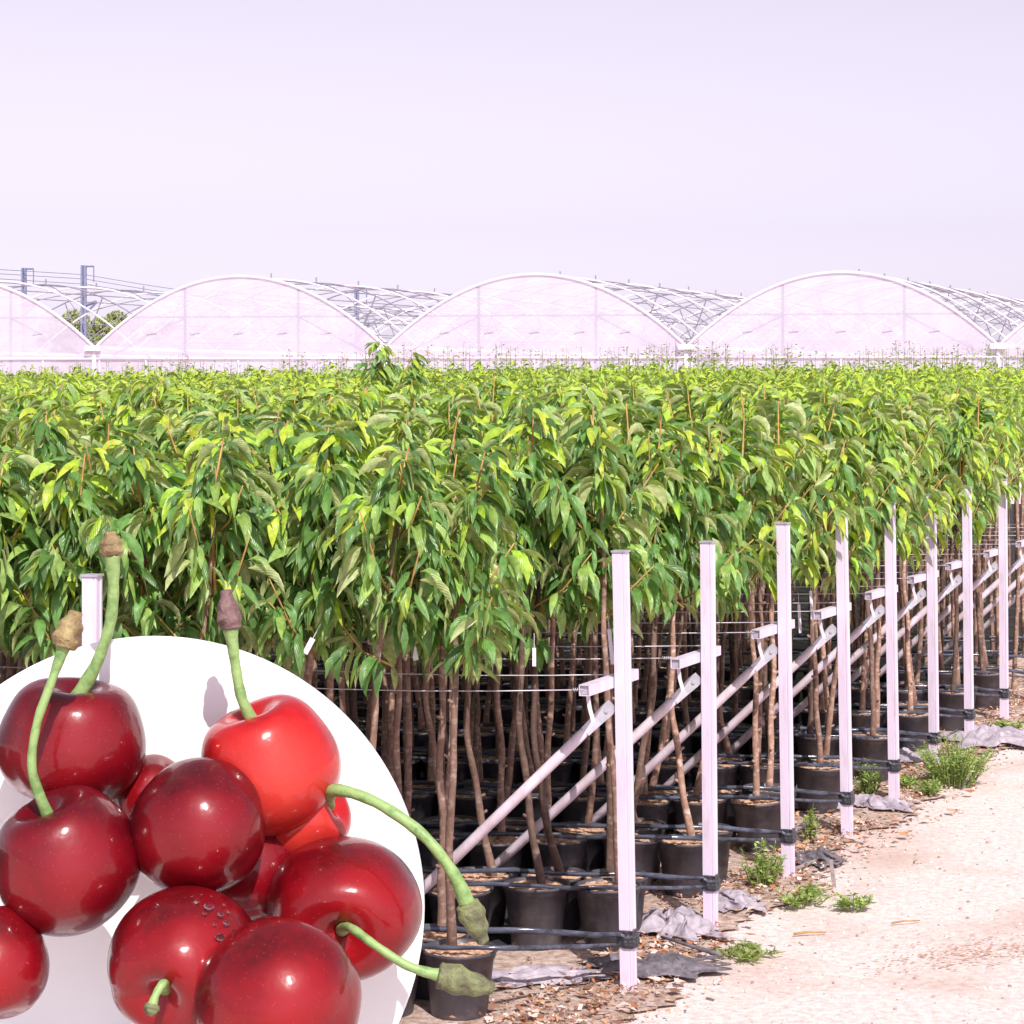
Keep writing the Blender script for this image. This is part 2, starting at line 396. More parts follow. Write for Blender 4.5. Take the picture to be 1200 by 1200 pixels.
def crown(seed, z0, z1, n, n_st, rad=.27, Lmul=1., young_add=0.):
    """leaf blades on a leader and several rising shoots; returns arrays and the shoot tubes"""
    rnd = random.Random(seed); V=[]; Q=[]; U=[]; C=[]; off=0; shoots=[]
    for b in range(9):
        zb = z0-.18+(z1-z0)*(.02+.72*b/8)+rnd.uniform(-.05,.05); az = b*2.4+rnd.uniform(-.5,.5)
        ln = rnd.uniform(.6,1.05)*rad*(1.1-.4*b/8)
        a = Vector((0,0,zb)); e = a+Vector((math.cos(az)*ln, math.sin(az)*ln, ln*rnd.uniform(.5,1.3)))
        m = (a+e)/2+Vector((0,0,-.04)); shoots.append(([a,m,e],[.005,.004,.0025]))
    lz_=rnd.uniform(.03,.14); shoots.append(([Vector((0,0,z0)),Vector((rnd.uniform(-.03,.03),rnd.uniform(-.03,.03),(z0+z1)/2)),Vector((rnd.uniform(-.09,.09),rnd.uniform(-.09,.09),z1-lz_))],[.008,.006,.003]))
    for i in range(n):
        pts,_ = shoots[rnd.randrange(len(shoots))] if rnd.random()<.8 else shoots[-1]
        t = rnd.random()**.75*2
        k=min(1,int(t)); p = pts[k].lerp(pts[k+1], t-k)
        if p.z > z1+.02: p.z = z1-rnd.random()*.1
        rel = max(0,min(1,(p.z-z0)/(z1-z0)))
        oaz = math.atan2(p.y,p.x)+rnd.gauss(0,1.0)
        pet = .03
        base = (p.x+math.cos(oaz)*pet, p.y+math.sin(oaz)*pet, p.z+rnd.uniform(-.02,.03))
        p0 = rnd.uniform(-1.1,.35)+.45*rel; p1 = rnd.uniform(-2.2,-1.1)+.45*rel
        L = rnd.uniform(.095,.18)*Lmul*(1-.28*(rel>.9)); W = L*rnd.uniform(.115,.17)
        v,u,c = leaf_arrays(n_st,L,W,base,oaz,p0,p1,rnd.gauss(0,.85),rnd.choice((-.75,-.35,.3,.6,.95)),leaf_tint(rnd,.05+.5*rel**3+young_add),.10,rnd.uniform(0,6))
        V.append(v); U+=u; C+=c; Q+=leaf_quads(n_st,off); off+=len(v)
    return np.concatenate(V), np.array(Q), U, C, shoots

# ------------------------------------------------------------------ potted cherry trees
POT_PROF = [(.0,0),(.100,0),(.104,.006),(.128,.212),(.134,.214),(.136,.232),(.1405,.234),(.1415,.2435),(.138,.2455),(.130,.243),(.126,.205)]
TREES=[]
def make_tree(i):
    rnd = random.Random(100+i)
    root = empty('potted_cherry_tree')
    pot = MB().lathe(POT_PROF, 32).build('pot', M['pot'], root, True)
    # soil: lumpy disc
    v=[(0,0,.24)]; f=[]; n=28; rings=6
    for r in range(1,rings+1):
        for k in range(n):
            a=2*math.pi*k/n; rr=.127*r/rings; v.append((rr*math.cos(a), rr*math.sin(a), .233+rnd.uniform(-.006,.008)-.004*(r==rings)))
    for k in range(n): f.append((0,1+k,1+(k+1)%n))
    for r in range(rings-1):
        for k in range(n): f.append((1+r*n+k,1+(r+1)*n+k,1+(r+1)*n+(k+1)%n,1+r*n+(k+1)%n))
    obj('soil', v, f, M['soil'], pot, False)
    # trunk
    lean = rnd.uniform(-.09,.09); lean2=rnd.uniform(-.05,.05)
    ph=rnd.uniform(0,6); pts=[]; rad=[]
    bx,by = rnd.uniform(-.04,.04), rnd.uniform(-.04,.03)
    H=1.75
    for k in range(22):
        t=k/21; z=.2+t*(H-.2)
        s=1-t
        pts.append((bx*s+lean*math.sin(t*3.1)+.020*math.sin(t*7+ph)*(s*.7+.3)+.006*math.sin(t*23+ph), by*s+lean2*math.sin(t*3)+.012*math.sin(t*8+2*ph)*s, z))
        rr=.0178*(1-.52*t)
        rr*=1+.55*math.exp(-((z-.245)/.022)**2)+.07*math.sin(k*2.3+ph)
        rad.append(rr)
    mb=MB().tube(pts,rad,10)
    # pruning stubs
    for q in range(3):
        k=rnd.randrange(3,14); a=rnd.uniform(0,6.28); p=Vector(pts[k]); e=p+Vector((math.cos(a)*.03,math.sin(a)*.03,.016))
        mb.tube([p,e],[.009,.006],7)
    tr=mb.build('trunk', M['bark'], root, True)
    V,Q,U,C,sh = crown(500+i, 1.45, 2.19+rnd.uniform(-.07,.07), 315, 6, rad=.30, young_add=(0 if i<4 else .16))
    top = Vector(pts[-1])
    smb=MB()
    for p,r_ in sh: smb.tube([q for q in p], r_, 6)
    smb.build('shoots', M['shoot'], root, True)
    big('crown', V, Q, M['leaf'], C, root, uvs=U)
    return root
def copy_tree(o, parent=None):
    c=o.copy(); COL.objects.link(c); c.parent=parent
    for ch in list(o.children): copy_tree(ch, c)
    return c
NV=8
protos=[make_tree(i) for i in range(NV)]
used=[False]*NV
def put_tree(x,y,vi,rz,sc):
    if not used[vi]: o=protos[vi]; used[vi]=True
    else: o=copy_tree(protos[vi])
    o.location=(x,y,.012); o.rotation_euler=(0,0,rz); o.scale=(1,1,sc) if False else (1,1,1)
    return o
spots=[]
ends={1:(-.21,None)}
for n in range(1,40):
    Zn = 8.5+.985*(n-1)
    xe = EDGE(Zn)
    for side,(dz,xo) in enumerate(((-.36,-.50),(-.10,-.42))):
        x = xe+xo + (-.14 if n==1 else 0)
        if n==1 and side==1: x-=.2
        j=0
        while x > -.2308*(Zn)-.75:
            y = Zn+dz+SL*(x-(xe-.5))
            if x < .2308*y+.45 and y<39:
                jx,jy = random.uniform(-.02,.02), random.uniform(-.02,.02)
                spots.append((y+jy, x+jx, n, side, j))
            x -= .292; j+=1
spots.sort()
NEAR=spots[:300]; FARS=spots[300:]
ORD=['first','second','third','fourth','fifth','sixth','seventh','eighth','ninth','tenth','eleventh','twelfth','thirteenth']
for k,(y,x,n,side,j) in enumerate(NEAR):
    vi=(random.randrange(4) if y<10.6 else random.randrange(NV) if y<12.5 else 4+random.randrange(4))
    o=put_tree(x,y,vi, random.uniform(0,6.28), 1)
    s=random.uniform(.95,1.04); o.rotation_euler=(R(random.gauss(0,1.2)),R(random.gauss(0,1.2)),o.rotation_euler.z)
    # slightly taller deeper in the field
    o.scale=(1,1,s*(1+.012*max(0,y-9)))
    ln=('front','back')[side]
    if j==0 and n<=9:
        lab='potted cherry tree at path end of the %s pot line by the %s white post'%(ln,ORD[n-1])
        tag(o,lab,'potted tree','cherry trees in black pots set out in wired rows')
    elif n<=9:
        tag(o,'cherry tree in black pot inside the %s pot line of the %s white post'%(ln,ORD[n-1]),'potted tree','cherry trees in the %s line of the %s wired row'%(ln,ORD[n-1]))
    else:
        tag(o,'leafy cherry tree further back in the field beyond the ninth white post','potted tree','cherry trees in the middle of the field')
print('trees', len(NEAR), 'far', len(FARS), 'near until', NEAR[-1][0])
# one tree that stands taller than its neighbours
def tall_tree(px, py_top, Y, seed, label):
    root=empty('potted_cherry_tree',((px-600)*Y/F,Y,.012))
    top=HC-(py_top-HZ)*Y/F
    pot=MB().lathe(POT_PROF,32).build('pot',M['pot'],root,True)
    MB().lathe([(.0,.222),(.06,.224),(.127,.215)],24).build('soil',M['soil'],pot,False)
    MB().tube([(0,0,.2),(.01,.01,1),(0,0,top-.3)],[.022,.016,.01],8).build('trunk',M['bark'],root,True)
    V,Q,U,C,sh=crown(seed,top-.62,top+.08,190,6,rad=.20,Lmul=1.1)
    smb=MB()
    for p,r_ in sh: smb.tube(p,r_,6)
    smb.build('shoots',M['shoot'],root,True)
    big('crown',V,Q,M['leaf'],C,root,uvs=U)
    tag(root,label,'potted tree')
tall_tree(443,398,20,901,'tallest cherry tree sticking up above the field in front of the greenhouse valley')
tall_tree(474,413,20.4,902,'second tallest cherry tree just right of the tallest one above the field')

# far field: leafy tops, trunks and all, as one mass
def far_mass():
    tmpl=[]
    for i in range(6):
        V,Q,U,C,sh=crown(700+i,1.72,2.2,105,3,rad=.25,Lmul=.95,young_add=.55)
        tmpl.append((V,Q,np.array(U),np.array(C)))
    VV=[];QQ=[];CC=[];UU=[];off=0
    for (y,x,n,side,j) in FARS:
        V,Q,U,C=tmpl[random.randrange(6)]
        a=random.uniform(0,6.28); ca,sa=math.cos(a),math.sin(a)
        px=600+x*F/y
        zs=1+.012*(y-9)*.7+random.uniform(-.03,.03)+(.018*max(-1,min(1,(px-330)/150)))*(y>24)
        W=np.stack([V[:,0]*ca-V[:,1]*sa+x, V[:,0]*sa+V[:,1]*ca+y, V[:,2]*zs],1)
        k=random.uniform(.85,1.2)
        VV.append(W);QQ.append(Q+off);CC.append(C*np.array((k,k,k,1)));UU.append(U);off+=len(W)
    o=big('far_cherry_foliage',np.concatenate(VV),np.concatenate(QQ),M['leaf'],np.concatenate(CC),None,uvs=np.concatenate(UU))
    tag(o,'mass of bright green cherry treetops filling the far part of the field','foliage',kind='stuff')
    tmb=MB()
    for (y,x,n,side,j) in FARS:
        if side==0 and y<26: tmb.tube([(x,y,0),(x+random.uniform(-.05,.05),y,1),(x,y,1.9)],[.02,.016,.01],5,False)
    o=tmb.build('far_cherry_trunks',M['bark'],None,True)
    tag(o,'slim brown trunks standing under the treetops deep in the field','tree trunks',kind='stuff')
far_mass()
# tall feathery flowering shrubs at the far end of the field
def feathery():
    rnd=random.Random(77); V=[];Q=[];C=[];U=[];off=0; st=MB()
    for i in range(430):
        Y=rnd.uniform(40.5,43.5); px=rnd.uniform(-20,1220)
        yt=rnd.uniform(410,428)-8*max(0,min(1,(px-330)/200))+ (10 if px<330 else 0)+ (4*math.sin(px/47)+3*math.sin(px/19))
        X=(px-600)*Y/F; zt=HC-(yt-HZ)*Y/F
        st.tube([(X,Y,1.5),(X+rnd.uniform(-.05,.05),Y,zt)],[.008,.003],3,False)
        for k in range(26):
            t=rnd.random(); z=zt-.8*t; top=t<.22
            r=.05+.22*t
            a=rnd.uniform(0,6.28); b=(X+math.cos(a)*r*rnd.random(),Y+math.sin(a)*r*.5,z)
            c=(.55,.36,.36,1) if top else (.20+.1*rnd.random(),.32+.1*rnd.random(),.06,1)
            v,u,cc=leaf_arrays(2 if False else 3,rnd.uniform(.03,.06) if top else rnd.uniform(.06,.12),.02,b,a,rnd.uniform(-.3,.9),rnd.uniform(-.8,.4),rnd.gauss(0,.6),.2,c)
            V.append(v);Q+=leaf_quads(3,off);C+=cc;U+=u;off+=len(v)
    o=big('flowering_shrubs',np.concatenate(V),np.array(Q),M['weedleaf'],C,None,uvs=U)
    tag(o,'feathery shrubs with pinkish tips along the far end of the field','shrubs',kind='stuff')
    o2=st.build('shrub_stems',M['stem_weed'],None,True); tag(o2,'thin stems of the feathery shrubs at the far end','stems',kind='stuff')
feathery()

# ------------------------------------------------------------------ trellis posts
RZ = math.atan2(ROWDIR.y, ROWDIR.x)-math.pi/2
def make_post(first=True, crossbar=True, brace=True, wh=1.70):
    root=empty('trellis_post')
    H=wh
    # profiled square tube: shallow grooves run down its faces
    g=.0025; s=.0255
    prof=[(-s,-s),(s-.013,-s),(s-.012,-s+g),(s-.009,-s+g),(s-.008,-s),(s,-s),(s,-s+.012),(s-g,-s+.014),(s-g,s-.014),(s,s-.012),(s,s),(-s,s)]
    n=len(prof); v=[(x,y,-.15) for x,y in prof]+[(x,y,H) for x,y in prof]
    f=[(i,(i+1)%n,n+(i+1)%n,n+i) for i in range(n)]+[tuple(range(n,2*n))]
    obj('post',v,f,M['paint'],root,False)
    MB().box((0,0,H+.002),(.06,.06,.008)).build('cap',M['galv'],root,False,.001)
    if crossbar:
        cz=1.195; w_=.021
        # open square tube
        mb=MB()
        for (dx,dz,sx,sz) in ((-w_,0,.003,.042),(w_,0,.003,.042),(0,w_,.039,.003),(0,-w_,.039,.003)):
            mb.box((-.0515+dx*.93,-.01,cz+dz*.93),(sx,.53,sz))
        cb=mb.build('crossbar',M['paint'],root)
        MB().box((-.0515,-.215,cz),(.034,.1,.034)).build('end_plug',M['galv'],cb,False,.002)
        MB().box((-.0515,.196,cz),(.034,.1,.034)).build('end_plug',M['galv'],cb,False,.002)
        # strap hanging from the near end
        x0,y0=-.0515,-.22; k=random.uniform(-.025,.03)
        pts=[(x0,y0-.02,cz-.022),(x0+k*.3,y0-.02,cz-.07),(x0+k,y0-.025,cz-.12),(x0-k*.4,y0-.02,cz-.165)]
        vv=[];ff=[]
        for i,p in enumerate(pts):
            vv+=[(p[0]-.008,p[1],p[2]),(p[0]+.008,p[1],p[2]),(p[0]+.008,p[1]+.0015,p[2]),(p[0]-.008,p[1]+.0015,p[2])]
            if i: b=(i-1)*4; ff+=[(b,b+1,b+5,b+4),(b+1,b+2,b+6,b+5),(b+2,b+3,b+7,b+6),(b+3,b,b+4,b+7)]
        obj('strap',vv,ff,M['tag'],cb,False)
    if brace:
        inv=Matrix.Rotation(-RZ,3,'Z')
        wd=Vector((-1,-SL,0)).normalized()
        dloc=inv@wd
        a=Vector((-.062,-.02,1.085)); L=1.20
        e=a+dloc*L; e.z=-.06
        dd=(e-a).normalized()
        mb=MB().tube([a+dd*.10,a+dd*.16,e],[.019,.0215,.0215],14)
        br=mb.build('brace',M['paint_dirty'],root,True)
        # flattened end with bolt
        side=Vector((0,0,1)).cross(dd).normalized(); upv=dd.cross(side)
        q=MB(); 
        vv=[]
        for (t,wd_,th) in ((-.035,.024,.003),(0,.027,.0035),(.05,.0235,.008),(.115,.0205,.019)):
            p=a+dd*t
            vv+=[p+upv*wd_-side*th,p+upv*wd_+side*th,p-upv*wd_+side*th,p-upv*wd_-side*th]
        ff=[(0,3,2,1)]
        for i in range(3):
            b=i*4; ff+=[(b,b+1,b+5,b+4),(b+1,b+2,b+6,b+5),(b+2,b+3,b+7,b+6),(b+3,b,b+4,b+7)]
        ff.append((12,13,14,15))
        obj('flange',vv,ff,M['galv'],br,False)
        ns=-side if side.y>0 else side
        MB().tube([a-side*.012,a+side*.012],.008,6).build('bolt',M['galv'],br)
    # tape wrap low on the post
    mb=MB(); rnd=random.Random(5)
    for z in (.178,.192,.206,.220):
        s2=.028+rnd.uniform(0,.006); tl=rnd.uniform(-.012,.012)
        ring=[(-s2,-s2),(0,-s2-.003),(s2,-s2),(s2+.003,0),(s2,s2),(-s2,s2),(-s2-.004,0)]
        m_=len(ring); h=.017
        mb.add([(x,y,z+tl*(1 if x<0 else -1)) for x,y in ring]+[(x*1.1,y*1.06,z+h+tl*(1 if x<0 else -1)) for x,y in ring]+[(x*.8,y*.8,z+h+.004) for x,y in ring]+[(x*.8,y*.8,z-.004) for x,y in ring],
          [(i,(i+1)%m_,m_+(i+1)%m_,m_+i) for i in range(m_)]+[(m_+i,m_+(i+1)%m_,2*m_+(i+1)%m_,2*m_+i) for i in range(m_)]+[((i+1)%m_,i,3*m_+i,3*m_+(i+1)%m_) for i in range(m_)])
    mb.build('tape_wrap',M['tape'],root)
    # a loose tail of tape
    a=random.uniform(-.6,.6)
    return root
pp=make_post()
for n,(x,y) in enumerate(POSTS):
    o = pp if n==0 else copy_tree(pp)
    o.location=(x,y,0); tops=[646,635,614,603,595,580,572,563,557,550,545]
    lean = [1.15,.5,.9,1.1,.9,.7,.6,.4,.3,.2,.4][n]
    o.rotation_euler=(0,R(-lean),RZ+R(random.uniform(-3,3)))
    o.scale=(1,1,[.99,.972,.984,.974,.98,.983,.984,.99,.99,.99,.99][n])
    if n<9: lab='white square steel post with crossbar and slanted brace, %s from the front'%ORD[n]
    else: lab='white steel post with crossbar beyond the ninth one along the path, partly behind foliage'
    if n>=9: lab='white steel trellis post, %s from the front, at the edge of the far rows'%ORD[n]
    tag(o,lab,'post','white trellis posts along the path edge')
# post among the leaves at the left
lp=P(108,675,7.35); o=make_post(crossbar=False,brace=False,wh=1.69)
o.location=(lp.x,lp.y,0); o.scale=(1,1,lp.z/1.69); o.rotation_euler=(0,0,RZ+R(12))
tag(o,'lone white steel post in front of the leaves above the round white disc','post')

# wires and hoses of every row
def strip_line(name, mat, pts, r, n=6, label=None, cat=None, group=None):
    o=MB().tube(pts,r,n).build(name,mat,None,True); tag(o,label,cat,group); return o
for n,(x,y) in enumerate(POSTS):
    base=Vector((x,y,0)); rot=Matrix.Rotation(RZ,3,'Z')
    for s,(ly,w) in enumerate(((-.262,'front'),(.235,'rear'))):
        a=base+rot@Vector((-.075,ly,1.195-.012)); L=x+.2308*y+1.4
        pts=[]
        for i in range(13):
            t=i/12; p=a+Vector((-1,-SL,0))*L*t; p.z-=.012*math.sin(math.pi*((t*3)%1)); pts.append(p)
        mb=MB().tube(pts,.0023 if n<4 else .0026,5)
        # coiled knot at the crossbar end
        kp=[a+Vector((-.01-.0035*q*.5,0,0))+Vector((0,math.cos(q*1.3)*.007,math.sin(q*1.3)*.007)) for q in range(22)]
        mb.tube(kp,.0018,4)
        o=mb.build('trellis_wire',M['wire'],None,True)
        tag(o,'thin %s trellis wire tied to the crossbar of the %s white post'%(w,ORD[n]),'wire','trellis wires along the rows')
    for s,(dz_,z1,w) in enumerate(((-.10,.225,'upper'),(-.36,.19,'lower'))):
        a=base+Vector((-.033,-.03,z1)); xs=x-.34-.1*s
        front=Vector((xs, y+dz_-.075+SL*(xs-(x-.5)), .276))
        L=xs+.2308*y+.8
        pts=[a,a.lerp(front,.33)+Vector((0,0,-.006)),a.lerp(front,.7)+Vector((0,0,-.002)),front]
        for i in range(1,22):
            t=i/21; p=front+Vector((-1,-SL,0))*L*t; p.z+=.005*math.sin(t*41+n*2+s)+.003*math.sin(t*97+n); pts.append(p)
        mb=MB(); rnd=random.Random(n*7+s)
        vv=[];ff=[]
        for i,p in enumerate(pts):
            hgt=(.0065 if i==0 else .012)*(1 if s==0 else .8)+rnd.uniform(-.002,.002)
            th=.006; tw=rnd.uniform(-.004,.004)
            vv+=[p+Vector((0,-th+tw,hgt)),p+Vector((0,th+tw,hgt*.8)),p+Vector((0,th-tw,-hgt)),p+Vector((0,-th-tw,-hgt*.9)),p+Vector((0,-th-.003,0))]
            if i:
                b=(i-1)*5
                for q,(u_,v_) in enumerate(((0,1),(1,2),(2,3),(3,4),(4,0))): ff.append((b+u_,b+v_,b+5+v_,b+5+u_))
        o=obj('hose',vv,ff,M['hose'],None,True)
        tag(o,'shiny black film hose, %s of the pair taped to the %s white post'%(w,ORD[n]),'hose','black film hoses round the pots')

# white plant tags hanging on the trees
rnd=random.Random(3)
tags=[(486,766,8.2,0.04,-12,'hanging below the foliage just right of the round disc'),(362,757,8.1,.05,28,'hanging at a slant above the right side of the round disc'),
      (716,758,8.6,.11,-6,'long and thin, beside the first white post'),(937,725,11.6,.12,-3,'left one of a pair hung between third and fourth posts'),
      (951,709,11.6,.12,-3,'right one of a pair hung between third and fourth posts'),(626,770,9.0,.06,0,'thin and dull, hanging below leaves left of the first post')]
for px,py,Y,h,rot,txt in tags:
    p=P(px,py,Y)
    m=Matrix.Rotation(R(rot),3,'Y'); w_=.010 if h<.06 else .0075
    o=MB().box((0,0,0),(w_*2,.0012,h*1.25),m).box((0,0,h*.62+.02) if False else (m@Vector((0,0,h*.625+.03))),(.002,.0012,.06),m).build('plant_tag',M['tag'])
    o.location=p
    tag(o,'white plant tag '+txt,'plant tag','white plant tags hung in the trees')

# ------------------------------------------------------------------ litter, torn fabric, weeds, stones
def litter():
    rnd=random.Random(21); V=[];Q=[];C=[];off=0
    for i in range(12000):
        Y=4.6+16*rnd.random()**1.5
        Xe=EDGE(Y); o_=rnd.gauss(-.10,.19)
        if o_>.55: continue
        # patches
        if (math.sin(Y*5.1)+math.sin(Y*2.3+1)+math.sin(o_*9+Y*3))<-.9 and rnd.random()<.8: continue
        X=Xe+o_; s=rnd.uniform(.004,.018) if rnd.random()<.88 else rnd.uniform(.02,.04); a=rnd.uniform(0,6.28); z=.016+rnd.random()*.012
        ca,sa=math.cos(a)*s,math.sin(a)*s; k=rnd.uniform(.3,.7)
        lift=[rnd.uniform(0,.018) for _ in range(4)]
        v=np.array([(X-ca,Y-sa,z+lift[0]),(X+sa*k,Y-ca*k,z+lift[1]),(X+ca,Y+sa,z+lift[2]),(X-sa*k,Y+ca*k,z+lift[3])])
        V.append(v);Q.append((off,off+1,off+2,off+3));off+=4
        r=rnd.random()
        c=(.40,.15,.07) if r<.22 else (.50,.28,.16) if r<.48 else (.24,.12,.08) if r<.68 else (.66,.50,.44)
        kk=rnd.uniform(.8,1.2); C+=[(c[0]*kk,c[1]*kk,c[2]*kk,1)]*4
    o=big('leaf_litter',np.concatenate(V),np.array(Q),M['litter'],C,None,smooth=False)
    tag(o,'dry brown leaves and bark scraps along the edge of the pots','leaf litter',kind='stuff')
    # pebbles
    V=[];Q=[];C=[];off=0
    cube=np.array([(-1,-1,-1),(1,-1,-1),(1,1,-1),(-1,1,-1),(-.7,-.6,1),(.7,-.7,1),(.6,.7,1),(-.7,.6,1)],float)
    qs=np.array([(4,5,6,7),(0,1,5,4),(1,2,6,5),(2,3,7,6),(3,0,4,7)])
    for i in range(9000):
        Y=4.5+15*rnd.random()**1.4; X=EDGE(Y)+rnd.uniform(-.4,3.2)
        if X>.24*Y+.2: continue
        s=.0022+.006*rnd.random()**4; a=rnd.uniform(0,6.28)
        W=cube*np.array((s,s*rnd.uniform(.6,1),s*.55)); W=np.stack([W[:,0]*math.cos(a)-W[:,1]*math.sin(a)+X,W[:,0]*math.sin(a)+W[:,1]*math.cos(a)+Y,W[:,2]+s*.4],1)
        V.append(W);Q.append(qs+off);off+=8
        c=rnd.choice(((.72,.60,.57),(.60,.46,.42),(.40,.26,.22),(.78,.70,.68),(.30,.20,.18))); C+=[(*c,1)]*8
    o=big('gravel_stones',np.concatenate(V),np.concatenate(Q),M['litter'],C,None)
    tag(o,'small pale stones and crumbs scattered over the gravel path','gravel',kind='stuff')
    # brown twig and chip drift at the right of the path
    V=[];Q=[];C=[];off=0
    for i in range(420):
        px=rnd.gauss(1150,60); py=1118+rnd.gauss(0,9)-(px-1150)*.10
        Y=HC*F/(py-HZ); X=(px-600)*Y/F
        s=rnd.uniform(.004,.016); a=rnd.gauss(0,.6); k=.3; z=.006
        ca,sa=math.cos(a)*s,math.sin(a)*s
        V.append(np.array([(X-ca,Y-sa,z),(X+sa*k,Y-ca*k,z+.003),(X+ca,Y+sa,z+.004),(X-sa*k,Y+ca*k,z+.006)]));Q.append((off,off+1,off+2,off+3));off+=4
        c=rnd.choice(((.50,.30,.24),(.38,.22,.17),(.62,.46,.40))); C+=[(*c,1)]*4
    o=big('chip_drift',np.concatenate(V),np.array(Q),M['litter'],C,None,smooth=False)
    tag(o,'reddish brown chips drifted across the path at lower right','wood chips',kind='stuff')
litter()

def cloth(px,py,w,dpt,h,seed,mat,name,label,rz=0,cut=.0):
    """crumpled sheet lying on the ground"""
    Y=HC*F/(py-HZ); X=(px-600)*Y/F
    rnd=random.Random(seed); nx,ny=72,54; v=[];f=[]
    ph=[(rnd.uniform(-14,14),rnd.uniform(-14,14),rnd.uniform(0,6),rnd.uniform(.4,1)) for _ in range(9)]
    for j in range(ny):
        for i in range(nx):
            u=i/(nx-1)*2-1; t=j/(ny-1)*2-1
            edge=1+.18*math.sin(5*math.atan2(t,u)+ph[0][2])+.12*math.sin(9*math.atan2(t,u)+ph[1][2])
            x=u*w/2*edge; y=t*dpt/2*edge
            s=sum(a_*math.sqrt(.02+math.sin(kx*x/w*.6+ky*y/dpt*.6+p+.8*math.sin(ky*x/w*.5-kx*y/dpt*.5))**2) for kx,ky,p,a_ in ph)/len(ph)
            rr=min(1,math.hypot(u,t)); z=.018+h*1.5*(max(0,s*1.7-.45)+.16*abs(math.sin(7*u+5*t+ph[0][2]+math.sin(6*t))*math.sin(11*t-4*u+ph[1][2]))+.05*abs(math.sin(23*u+9*math.sin(3*t))))*(1-.8*rr**2)
            v.append((x+.02*math.sin(9*t+ph[2][2]),y+.02*math.sin(8*u),z))
            if i and j: a=j*nx+i; f.append((a-nx-1,a-nx,a,a-1))
    o=obj(name,v,f,mat,None,True); o.location=(X,Y,0); o.rotation_euler=(0,0,rz)
    m=o.modifiers.new('thick','SOLIDIFY'); m.thickness=.003
    tag(o,label,'ground cloth'); return o
cloth(790,1094,.28,.42,.13,1,M['fabric'],'torn_fabric','bunched grey lavender ground fabric between the first and second white posts',.3)
cloth(722,1085,.30,.3,.09,2,M['fabric'],'torn_fabric','low fold of grey fabric lying right behind the first white post',0)
cloth(770,1142,.50,.26,.06,3,M['fabric_dark'],'torn_fabric','flat dark torn weed fabric to the right of the foot of the first post',.1)
cloth(610,1152,.7,.22,.045,4,M['fabric'],'torn_fabric','pale torn strip of ground fabric in front of the pots left of the first post',.15)
cloth(955,945,.34,.40,.10,6,M['fabric'],'torn_fabric','grey fabric heaped between the fourth and fifth white posts',.5)
cloth(1025,948,.20,.42,.10,7,M['fabric'],'torn_fabric','pointed flap of grey fabric beside the fifth white post',.9)
cloth(862,1062,.22,.32,.05,8,M['fabric'],'torn_fabric','small grey fabric scrap just behind the second white post',.2)
cloth(1160,872,.60,.55,.12,9,M['fabric'],'torn_fabric','grey fabric spread by the seventh and eighth posts',.2)
cloth(958,1012,.22,.28,.06,10,M['fabric_dark'],'torn_fabric','dark fabric scrap between third and fourth posts',.2)
cloth(1060,890,.42,.4,.05,12,M['fabric'],'torn_fabric','pale fabric lying behind the fifth white post and the big weed',.2)

def stick(p1,p2,r,mat,name,label,cat):
    a,b=[Vector(((px-600)*HC*F/(py-HZ)/F,HC*F/(py-HZ),z)) for px,py,z in (p1,p2)]
    m=a.lerp(b,.5)+Vector((random.uniform(-.02,.02),random.uniform(-.02,.02),.006))
    o=MB().tube([a,a.lerp(m,.6),m,b],[r,r*1.1,r*.9,r*.6],7).build(name,mat,None,True); tag(o,label,cat)
stick((845,1128,.03),(775,1112,.05),.009,M['fabric_dark'],'dark_stick','dark stick poking out of the torn fabric near the first post','stick')
stick((905,1000,.03),(955,975,.07),.016,M['wood_grey'],'pale_branch','pale bent branch lying between the second and third posts','branch')
stick((930,1025,.02),(975,1010,.03),.010,M['wood_grey'],'pale_branch','thin grey branch on the litter behind the third post','branch')
stick((930,1098,.012),(968,1096,.012),.005,M['shoot'],'twig','reddish twig lying on the gravel in the lower middle of the path','twig')
stick((1045,1085,.012),(1078,1082,.012),.004,M['shoot'],'twig','small twig lying on the gravel right of the middle of the path','twig')
# short dark stake
Y=HC*F/(1040-HZ); o=MB().box((0,0,.055),(.018,.006,.15),Matrix.Rotation(R(-8),3,'Y')).build('short_stake',M['wood_grey'],None,False,.001)
o.location=((976-600)*Y/F,Y,0); tag(o,'short grey stake stuck upright in the litter right of the third post','stake')
# brown stone on the path
def stone(px,py,s,seed,label):
    Y=HC*F/(py-HZ); bm=bmesh.new(); bmesh.ops.create_icosphere(bm,subdivisions=2,radius=1); rnd=random.Random(seed)
    for v_ in bm.verts: v_.co=Vector((v_.co.x*s,v_.co.y*s*.7,v_.co.z*s*.45))*rnd.uniform(.8,1.1)
    me=bpy.data.meshes.new('stone'); bm.to_mesh(me); bm.free(); me.materials.append(M['dirt'])
    o=bpy.data.objects.new('stone',me); COL.objects.link(o); o.location=((px-600)*Y/F,Y,s*.35); tag(o,label,'stone')
stone(1075,1012,.024,1,'brown clod lying alone on the pale gravel path')
stone(1158,988,.014,2,'small dark stone near the right edge of the gravel path')
stone(1124,953,.026,3,'flat brown clod on the path below the big weed')

